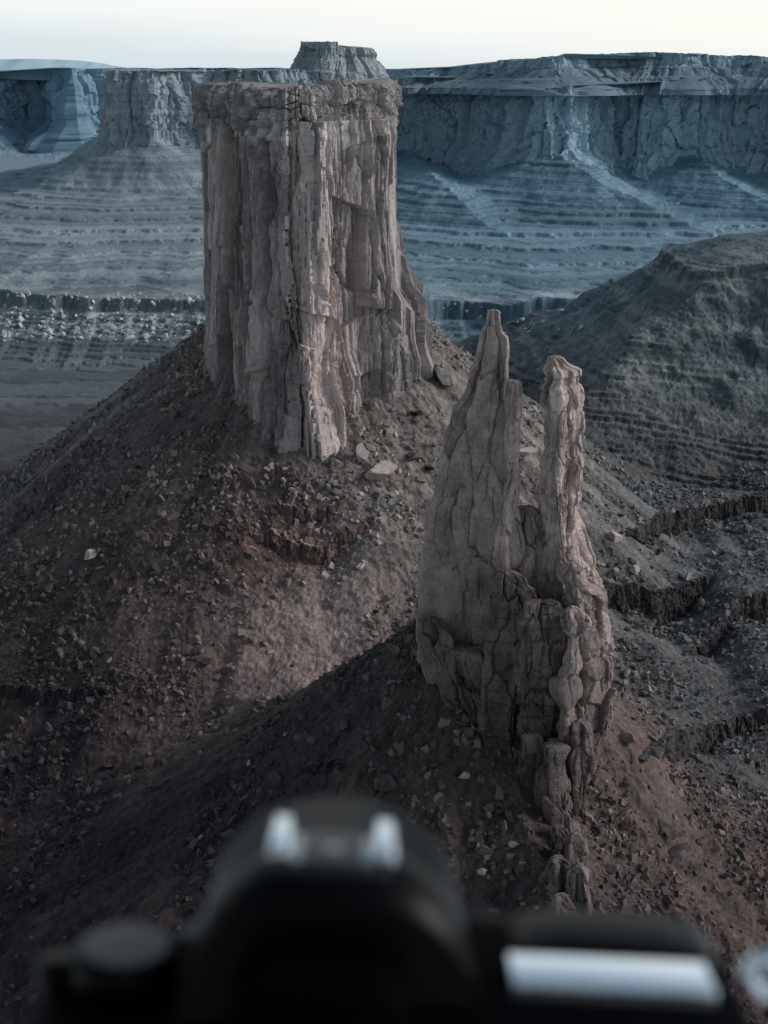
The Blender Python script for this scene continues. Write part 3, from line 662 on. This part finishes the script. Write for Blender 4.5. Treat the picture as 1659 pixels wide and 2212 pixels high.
for k in range(270):
    px = random.uniform(-30, 435) if random.random() < .6 else (random.gauss(90, 60) if random.random() < .6 else random.gauss(310, 50))
    x, y, z = hitH(px, random.uniform(636, 740), y0=1500)
    boulder(x, y, 1.4+4.2*random.random()**2.6, 'rim', 'white block fallen below the pale canyon rim left of the butte', 'white blocks below the canyon rim at left', (random.uniform(.6, 1.4), .8, random.uniform(.6, 1.4)), None, 'rim_block', z)
for k in range(26):
    x, y, z = hitH(random.uniform(930, 1270), random.uniform(664, 725), y0=1500)
    boulder(x, y, 1.3+1.8*random.random(), 'rim', 'white block below the canyon rim between the butte and the right hill', 'white blocks below the canyon rim at right', None, None, 'rim_block', z)
# rubble
IV = np.array([(sx_*(1-.25*(sx_*sy_ > 0)), sy_, sz_*.9) for sx_ in (-1, 1) for sy_ in (-1, 1) for sz_ in (-1, 1)], float)*.62
IF = np.array([(0, 1, 3, 2), (4, 6, 7, 5), (0, 4, 5, 1), (2, 3, 7, 6), (0, 2, 6, 4), (1, 5, 7, 3)])
NR = 260000
yy = np.sqrt(rng.uniform(260**2, 880**2, NR)); xx = yy*rng.uniform(-.34, .34, NR)
zz = H(xx, yy); n1 = fbm2(xx/30, yy/30, 3, 500)
aa = np.arctan2(xx-BX, BY-yy); dd = np.hypot(xx-BX, yy-BY)
chd = fbm2(aa*16, dd/190, 3, 86)
keep = (rng.random(NR) < np.clip(.5+1.1*n1-1.2*sst(.02, .34, chd)*(dd > 80)+.35*(yy < 500), .05, 1)) & (zz > -345)
sandm = np.exp(-((xx+30-.15*(yy-590))/29)**4-((yy-590)/38)**4); keep &= rng.random(NR) > sandm*1.05
xx, yy, zz = xx[keep], yy[keep], zz[keep]; n = len(xx)
r = (.16+.27*rng.random(n)+2.1*rng.random(n)**11)*(.7+.3*yy/600)
V = IV[None]*(.55+.75*rng.random((n, len(IV), 1)))
V = V*np.stack([rng.uniform(.8, 1.9, n), rng.uniform(.7, 1.2, n), rng.uniform(.4, .9, n)], -1)[:, None]*r[:, None, None]
q = rng.normal(size=(n, 4)); q /= np.linalg.norm(q, axis=1)[:, None]; w_, x_, y_, z_ = q.T
Rm = np.stack([1-2*(y_*y_+z_*z_), 2*(x_*y_-z_*w_), 2*(x_*z_+y_*w_), 2*(x_*y_+z_*w_), 1-2*(x_*x_+z_*z_), 2*(y_*z_-x_*w_), 2*(x_*z_-y_*w_), 2*(y_*z_+x_*w_), 1-2*(x_*x_+y_*y_)], -1).reshape(n, 3, 3)
V = np.einsum('nij,nkj->nki', Rm, V)+np.stack([xx, yy, zz+.22*r], -1)[:, None]
gcol = ground_col(xx, yy, zz, xx*0)
br = rng.uniform(.6, 2.1, n)[:, None]; cr = gcol*br+.010
wh = rng.random(n) < .008; cr[wh] = C3(.34, .32, .31)
cr = np.repeat(cr[:, None], len(IV), 1)
F = (IF[None]+np.arange(n)[:, None, None]*len(IV)).reshape(-1, 4)
me = raw_mesh('rubble', V.reshape(-1, 3), F, cr.reshape(-1, 3), M_rub)
tag(link(bpy.data.objects.new('rubble', me)), 'loose stone rubble strewn over the talus slopes', 'rubble', kind='stuff')

# ------------------------------------------------------------------ shrubs
M_leaf = noise_mat('shrub_leaves', (.03, .036, .028), (.06, .068, .05), 2)
M_twig = noise_mat('shrub_twigs', (.05, .04, .035), (.08, .07, .06), 4)
def shrub(px, py, rp, label):
    x, y, z = hitH(px, py); z = float(H(np.array([x]), np.array([y]))[0]); R_ = rp/FP*y
    root = empty('shrub', (x, y, z)); tag(root, label, 'shrub')
    bm = bmesh.new(); rr = random.Random(int(px))
    for _ in range(420):
        d = np.array([rr.gauss(0, 1), rr.gauss(0, 1), abs(rr.gauss(0, .8))]); d /= np.linalg.norm(d); k = R_*(.35+.65*rr.random()**.6)*(.75+.35*math.sin(d[0]*5+d[1]*7))
        p = d*k*np.array([1.1, 1, .85])+np.array([0, 0, .25*R_]); a = np.array([rr.gauss(0, 1) for _ in range(3)]); b = np.array([rr.gauss(0, 1) for _ in range(3)])
        a *= .13*R_/np.linalg.norm(a); b *= .09*R_/np.linalg.norm(b)
        bm.faces.new([bm.verts.new(p+v_) for v_ in (-a, b, a, -b)])
    me = bpy.data.meshes.new('foliage'); bm.to_mesh(me); bm.free(); me.materials.append(M_leaf); link(bpy.data.objects.new('foliage', me), root)
    bm = bmesh.new()
    for _ in range(9):
        a = rr.uniform(0, 6.28); tip = np.array([math.cos(a)*.6, math.sin(a)*.6, .8])*R_; w = .05*R_
        vs = [bm.verts.new(v_) for v_ in ((-w, 0, -.1), (w, 0, -.1), (0, w, -.1))]; tv = bm.verts.new(tip)
        for i in range(3): bm.faces.new((vs[i], vs[(i+1) % 3], tv))
    me = bpy.data.meshes.new('stem'); bm.to_mesh(me); bm.free(); me.materials.append(M_twig); link(bpy.data.objects.new('stem', me), root)
for a in [(897, 900, 15, 'dark bushy shrub on the scree just below the right foot of the butte'), (926, 1018, 13, 'dark shrub beside the left edge of the left spire'),
          (812, 1328, 9, 'small dark shrub beside the pale sandy patch'), (732, 915, 8, 'small shrub against the base of the butte cliff'),
          (1340, 1120, 8, 'small dark shrub on the bench right of the spires'), (1420, 1200, 7, 'tiny shrub on the bench above the broken ledge'),
          (300, 1010, 7, 'tiny dark shrub on the left talus shoulder'), (1560, 1200, 8, 'small dark shrub on the bench near the right edge')]: shrub(*a)

# ------------------------------------------------------------------ camera in the foreground
D = .30
fwd = np.array([0, CP, -SP]); up = np.array([0, SP, CP]); rgt = np.array([1., 0, 0])
def campos(px, py, d): return fwd*d+rgt*((px-829.5)/FP*d)+up*((1106-py)/FP*d)
cl = campos(718, 1856, D)
cam_o = empty('camera', tuple(cl)); cam_o.rotation_euler = (math.radians(-6), math.radians(3), 0)
tag(cam_o, 'black camera with silver hot shoe, out of focus, held at the bottom of the picture', 'camera')
M_blk = plain_mat('camera_black', (.0015, .002, .003), .7, 0, .02, 900)
M_hmp = plain_mat('camera_hump_black', (.0015, .002, .003), .36, 0, .11, 900)
M_rub2 = plain_mat('camera_rubber', (.0015, .0015, .002), .85, 0, .02, 1500)
M_sil = plain_mat('camera_silver', (.84, .92, .98), .28, 1., .5, 700)
M_lcd = plain_mat('camera_display_glass', (.82, .90, .97), .2, .85, .6, 300)
M_gry = plain_mat('camera_grey_trim', (.05, .056, .062), .45, .3, .4, 700)
M_stl = plain_mat('camera_dull_steel', (.38, .43, .46), .4, .9, .4, 700)
def finish(bm, name, mat, parent, bev=.0, seg=3):
    bmesh.ops.recalc_face_normals(bm, faces=bm.faces)
    if bev: bmesh.ops.bevel(bm, geom=[e for e in bm.edges if e.calc_face_angle(0) > .5], offset=bev*.001, segments=seg, profile=.5, affect='EDGES', clamp_overlap=True)
    me = bpy.data.meshes.new(name); bm.to_mesh(me); bm.free(); me.materials.append(mat)
    me.polygons.foreach_set('use_smooth', np.ones(len(me.polygons), bool))
    return link(bpy.data.objects.new(name, me), parent)
def prism(prof, y0, y1, shrink=1., dz=0.):
    bm = bmesh.new(); a = [bm.verts.new((x*.001, y0*.001, z*.001)) for x, z in prof]
    b = [bm.verts.new((x*shrink*.001, y1*.001, (z+dz)*.001)) for x, z in prof]; n = len(a)
    bm.faces.new(a); bm.faces.new(b[::-1])
    for i in range(n): bm.faces.new((a[i], b[i], b[(i+1) % n], a[(i+1) % n]))
    return bm
def boxbm(x0, x1, y0, y1, z0, z1): return prism([(x0, z0), (x1, z0), (x1, z1), (x0, z1)], y0, y1)
def disc(cx, cy, cz, r, h, n=40, rib=0.):
    bm = bmesh.new(); rings = []
    for z in (cz, cz+h*.85, cz+h):
        rr = r if z < cz+h*.9 else r*.93
        rings.append([bm.verts.new(((cx+(rr+(rib if i % 2 else 0))*math.cos(i/n*2*math.pi))*.001, (cy+(rr+(rib if i % 2 else 0))*math.sin(i/n*2*math.pi))*.001, z*.001)) for i in range(n)])
    for p, q in zip(rings, rings[1:]):
        for i in range(n): bm.faces.new((p[i], p[(i+1) % n], q[(i+1) % n], q[i]))
    bm.faces.new(rings[-1]); bm.faces.new(rings[0][::-1]); return bm
finish(prism([(-66, -110), (92, -110), (94, -36), (90, -27), (80, -24), (40, -24), (0, -24), (-30, -31), (-58, -34), (-64, -39)], -22, 24), 'body', M_blk, cam_o, 2.5)
dome = []
for i in range(33):
    x = -31.5+63*i/32; zz_ = -30*(1-max(0, 1-abs(x/31.5)**2.2)**(1/2.2))
    dome.append((x+1, zz_))
hump = finish(prism([(-38, -37)]+dome+[(36, -25), (41, -28), (47, -29), (47, -37)], -18, 38, .97, -2.), 'viewfinder_hump', M_hmp, cam_o, 0)
hump.data.polygons.foreach_set('use_smooth', np.array([len(p.vertices) < 5 for p in hump.data.polygons]))
finish(prism([(-17, -36), (15, -36), (17, -30), (16, -16), (11, -11), (-12, -11), (-17, -16), (-19, -30)], -34, -17.5, 1.05), 'eyepiece', M_rub2, cam_o, 1.5)
shoe = finish(boxbm(-12.5, 12.5, -7, 11, -.8, 1.4), 'hot_shoe', M_gry, cam_o, .3)
for sgn in (-1, 1):
    finish(boxbm(*sorted((sgn*9.0, sgn*13.2)), -6, 11, 1.5, 5.0), 'rail', M_sil, shoe, 1.0)
    finish(boxbm(*sorted((sgn*6.6, sgn*8.9)), -6, 6, 1.5, 2.6), 'rail_foot', M_stl, shoe, .3)
finish(boxbm(-6.4, 6.4, -6, -3.6, 1.5, 2.4), 'stop_plate', M_gry, shoe, .3)
finish(disc(0, 2, 1.45, 1.6, .25, 20), 'contact', M_stl, shoe)
dial = finish(disc(-44, 2, -33.0, 11, 9.5, 60, .5), 'mode_dial', M_hmp, cam_o)
finish(disc(-44, 2, -23.4, 9.5, .4, 40), 'dial_plate', M_gry, dial)
finish(disc(-59, 6, -35.0, 5, 5.5, 36, .3), 'drive_dial', M_hmp, cam_o)
finish(boxbm(-52, -36, -23.5, -21.8, -49, -44), 'button', M_gry, cam_o, .7)
finish(boxbm(-60, -54, -23.5, -21.8, -45, -41), 'button', M_gry, cam_o, .7)
plate = finish(prism([(40, -25), (88, -25), (84, -21.5), (74, -20), (54, -20), (44, -21.5)], 5, 23), 'top_plate', M_hmp, cam_o, 1.)
disp = finish(boxbm(39, 82, -11, 1.5, -24.5, -20.6), 'top_display', M_lcd, cam_o, .4)
bmr = bmesh.new()
for i in range(28):
    for j in range(8):
        a, b = i/28*2*math.pi, j/8*2*math.pi; rr = 4.0+1.9*math.cos(b)
        bmr.verts.new(((93.5+rr*math.cos(a))*.001, (1.9*math.sin(b)-6)*.001, (-19+rr*math.sin(a))*.001))
bmr.verts.ensure_lookup_table()
for i in range(28):
    for j in range(8): bmr.faces.new([bmr.verts[q] for q in (i*8+j, (i+1) % 28*8+j, (i+1) % 28*8+(j+1) % 8, i*8+(j+1) % 8)])
finish(bmr, 'strap_ring', M_sil, cam_o)

# ------------------------------------------------------------------ camera, light, sky
cam = bpy.data.cameras.new('view_camera'); co = bpy.data.objects.new('view_camera', cam); col.objects.link(co)
co.location = (0, 0, 0); co.rotation_euler = (math.pi/2-PITCH, 0, 0)
cam.sensor_fit = 'VERTICAL'; cam.sensor_height = 36; cam.lens = 18/(1106/FP)
cam.clip_start = .02; cam.clip_end = 80000
cam.dof.use_dof = True; cam.dof.focus_distance = 550; cam.dof.aperture_fstop = 11.
scene.camera = co
az = math.radians(88); el = math.radians(30)     # from the right
sd = (math.sin(az)*math.cos(el), math.cos(az)*math.cos(el), math.sin(el))
sun = bpy.data.lights.new('sun', 'SUN'); sun.energy = 2.0; sun.angle = math.radians(22); sun.color = (1, .90, .865)
so = bpy.data.objects.new('sun', sun); col.objects.link(so); so.location = (300, 0, 400)
so.rotation_euler = Vector(sd).to_track_quat('Z', 'Y').to_euler()
W = bpy.data.worlds.new('World'); scene.world = W; W.use_nodes = True; nt = W.node_tree; L = nt.links.new
bg = nt.nodes['Background']; out = nt.nodes['World Output']
sky = N(nt, 'ShaderNodeTexSky', sky_type='NISHITA'); sky.sun_disc = False; sky.sun_elevation = el; sky.sun_rotation = az
L(sky.outputs[0], bg.inputs['Color']); bg.inputs['Strength'].default_value = .012
tc = N(nt, 'ShaderNodeTexCoord'); sx = N(nt, 'ShaderNodeSeparateXYZ'); L(tc.outputs['Generated'], sx.inputs[0])
mp = N(nt, 'ShaderNodeMapping'); mp.inputs['Scale'].default_value = (2.2, 2.2, 34); L(tc.outputs['Generated'], mp.inputs[0])
nz = N(nt, 'ShaderNodeTexNoise'); nz.inputs['Scale'].default_value = 1.6; nz.inputs['Detail'].default_value = 5; L(mp.outputs[0], nz.inputs['Vector'])
ma = N(nt, 'ShaderNodeMath', operation='MULTIPLY_ADD'); L(nz.outputs['Fac'], ma.inputs[0]); ma.inputs[1].default_value = .04; L(sx.outputs['Z'], ma.inputs[2])
mx_ = N(nt, 'ShaderNodeMath', operation='MULTIPLY_ADD'); L(sx.outputs['X'], mx_.inputs[0]); mx_.inputs[1].default_value = .09; L(ma.outputs[0], mx_.inputs[2])
rp = N(nt, 'ShaderNodeValToRGB'); cr_ = rp.color_ramp; L(mx_.outputs[0], rp.inputs[0])
cr_.elements[0].position = 0; cr_.elements[0].color = (.60, .71, .77, 1); cr_.elements[1].position = 1; cr_.elements[1].color = (.075, .12, .165, 1)
for p, c in ((.02, (.68, .76, .80)), (.045, (.85, .88, .88)), (.07, (.93, .925, .88)), (.30, (.80, .86, .88)), (.5, (.22, .29, .36))):
    e_ = cr_.elements.new(p); e_.color = (*c, 1)
# the glow is ahead and to the right; the sky behind the viewer is dimmer
d1 = N(nt, 'ShaderNodeMath', operation='MULTIPLY_ADD'); L(sx.outputs['Y'], d1.inputs[0]); d1.inputs[1].default_value = .36; d1.inputs[2].default_value = .74
d2 = N(nt, 'ShaderNodeMath', operation='MULTIPLY_ADD'); L(sx.outputs['X'], d2.inputs[0]); d2.inputs[1].default_value = .27; L(d1.outputs[0], d2.inputs[2])
d3 = N(nt, 'ShaderNodeClamp'); d3.inputs['Min'].default_value = .3; L(d2.outputs[0], d3.inputs['Value'])
bg2 = N(nt, 'ShaderNodeBackground'); L(rp.outputs[0], bg2.inputs['Color']); L(d3.outputs[0], bg2.inputs['Strength'])
add = N(nt, 'ShaderNodeAddShader'); L(bg.outputs[0], add.inputs[0]); L(bg2.outputs[0], add.inputs[1]); L(add.outputs[0], out.inputs['Surface'])
scene.view_settings.view_transform = 'Standard'; scene.view_settings.look = 'None'; scene.view_settings.exposure = 0
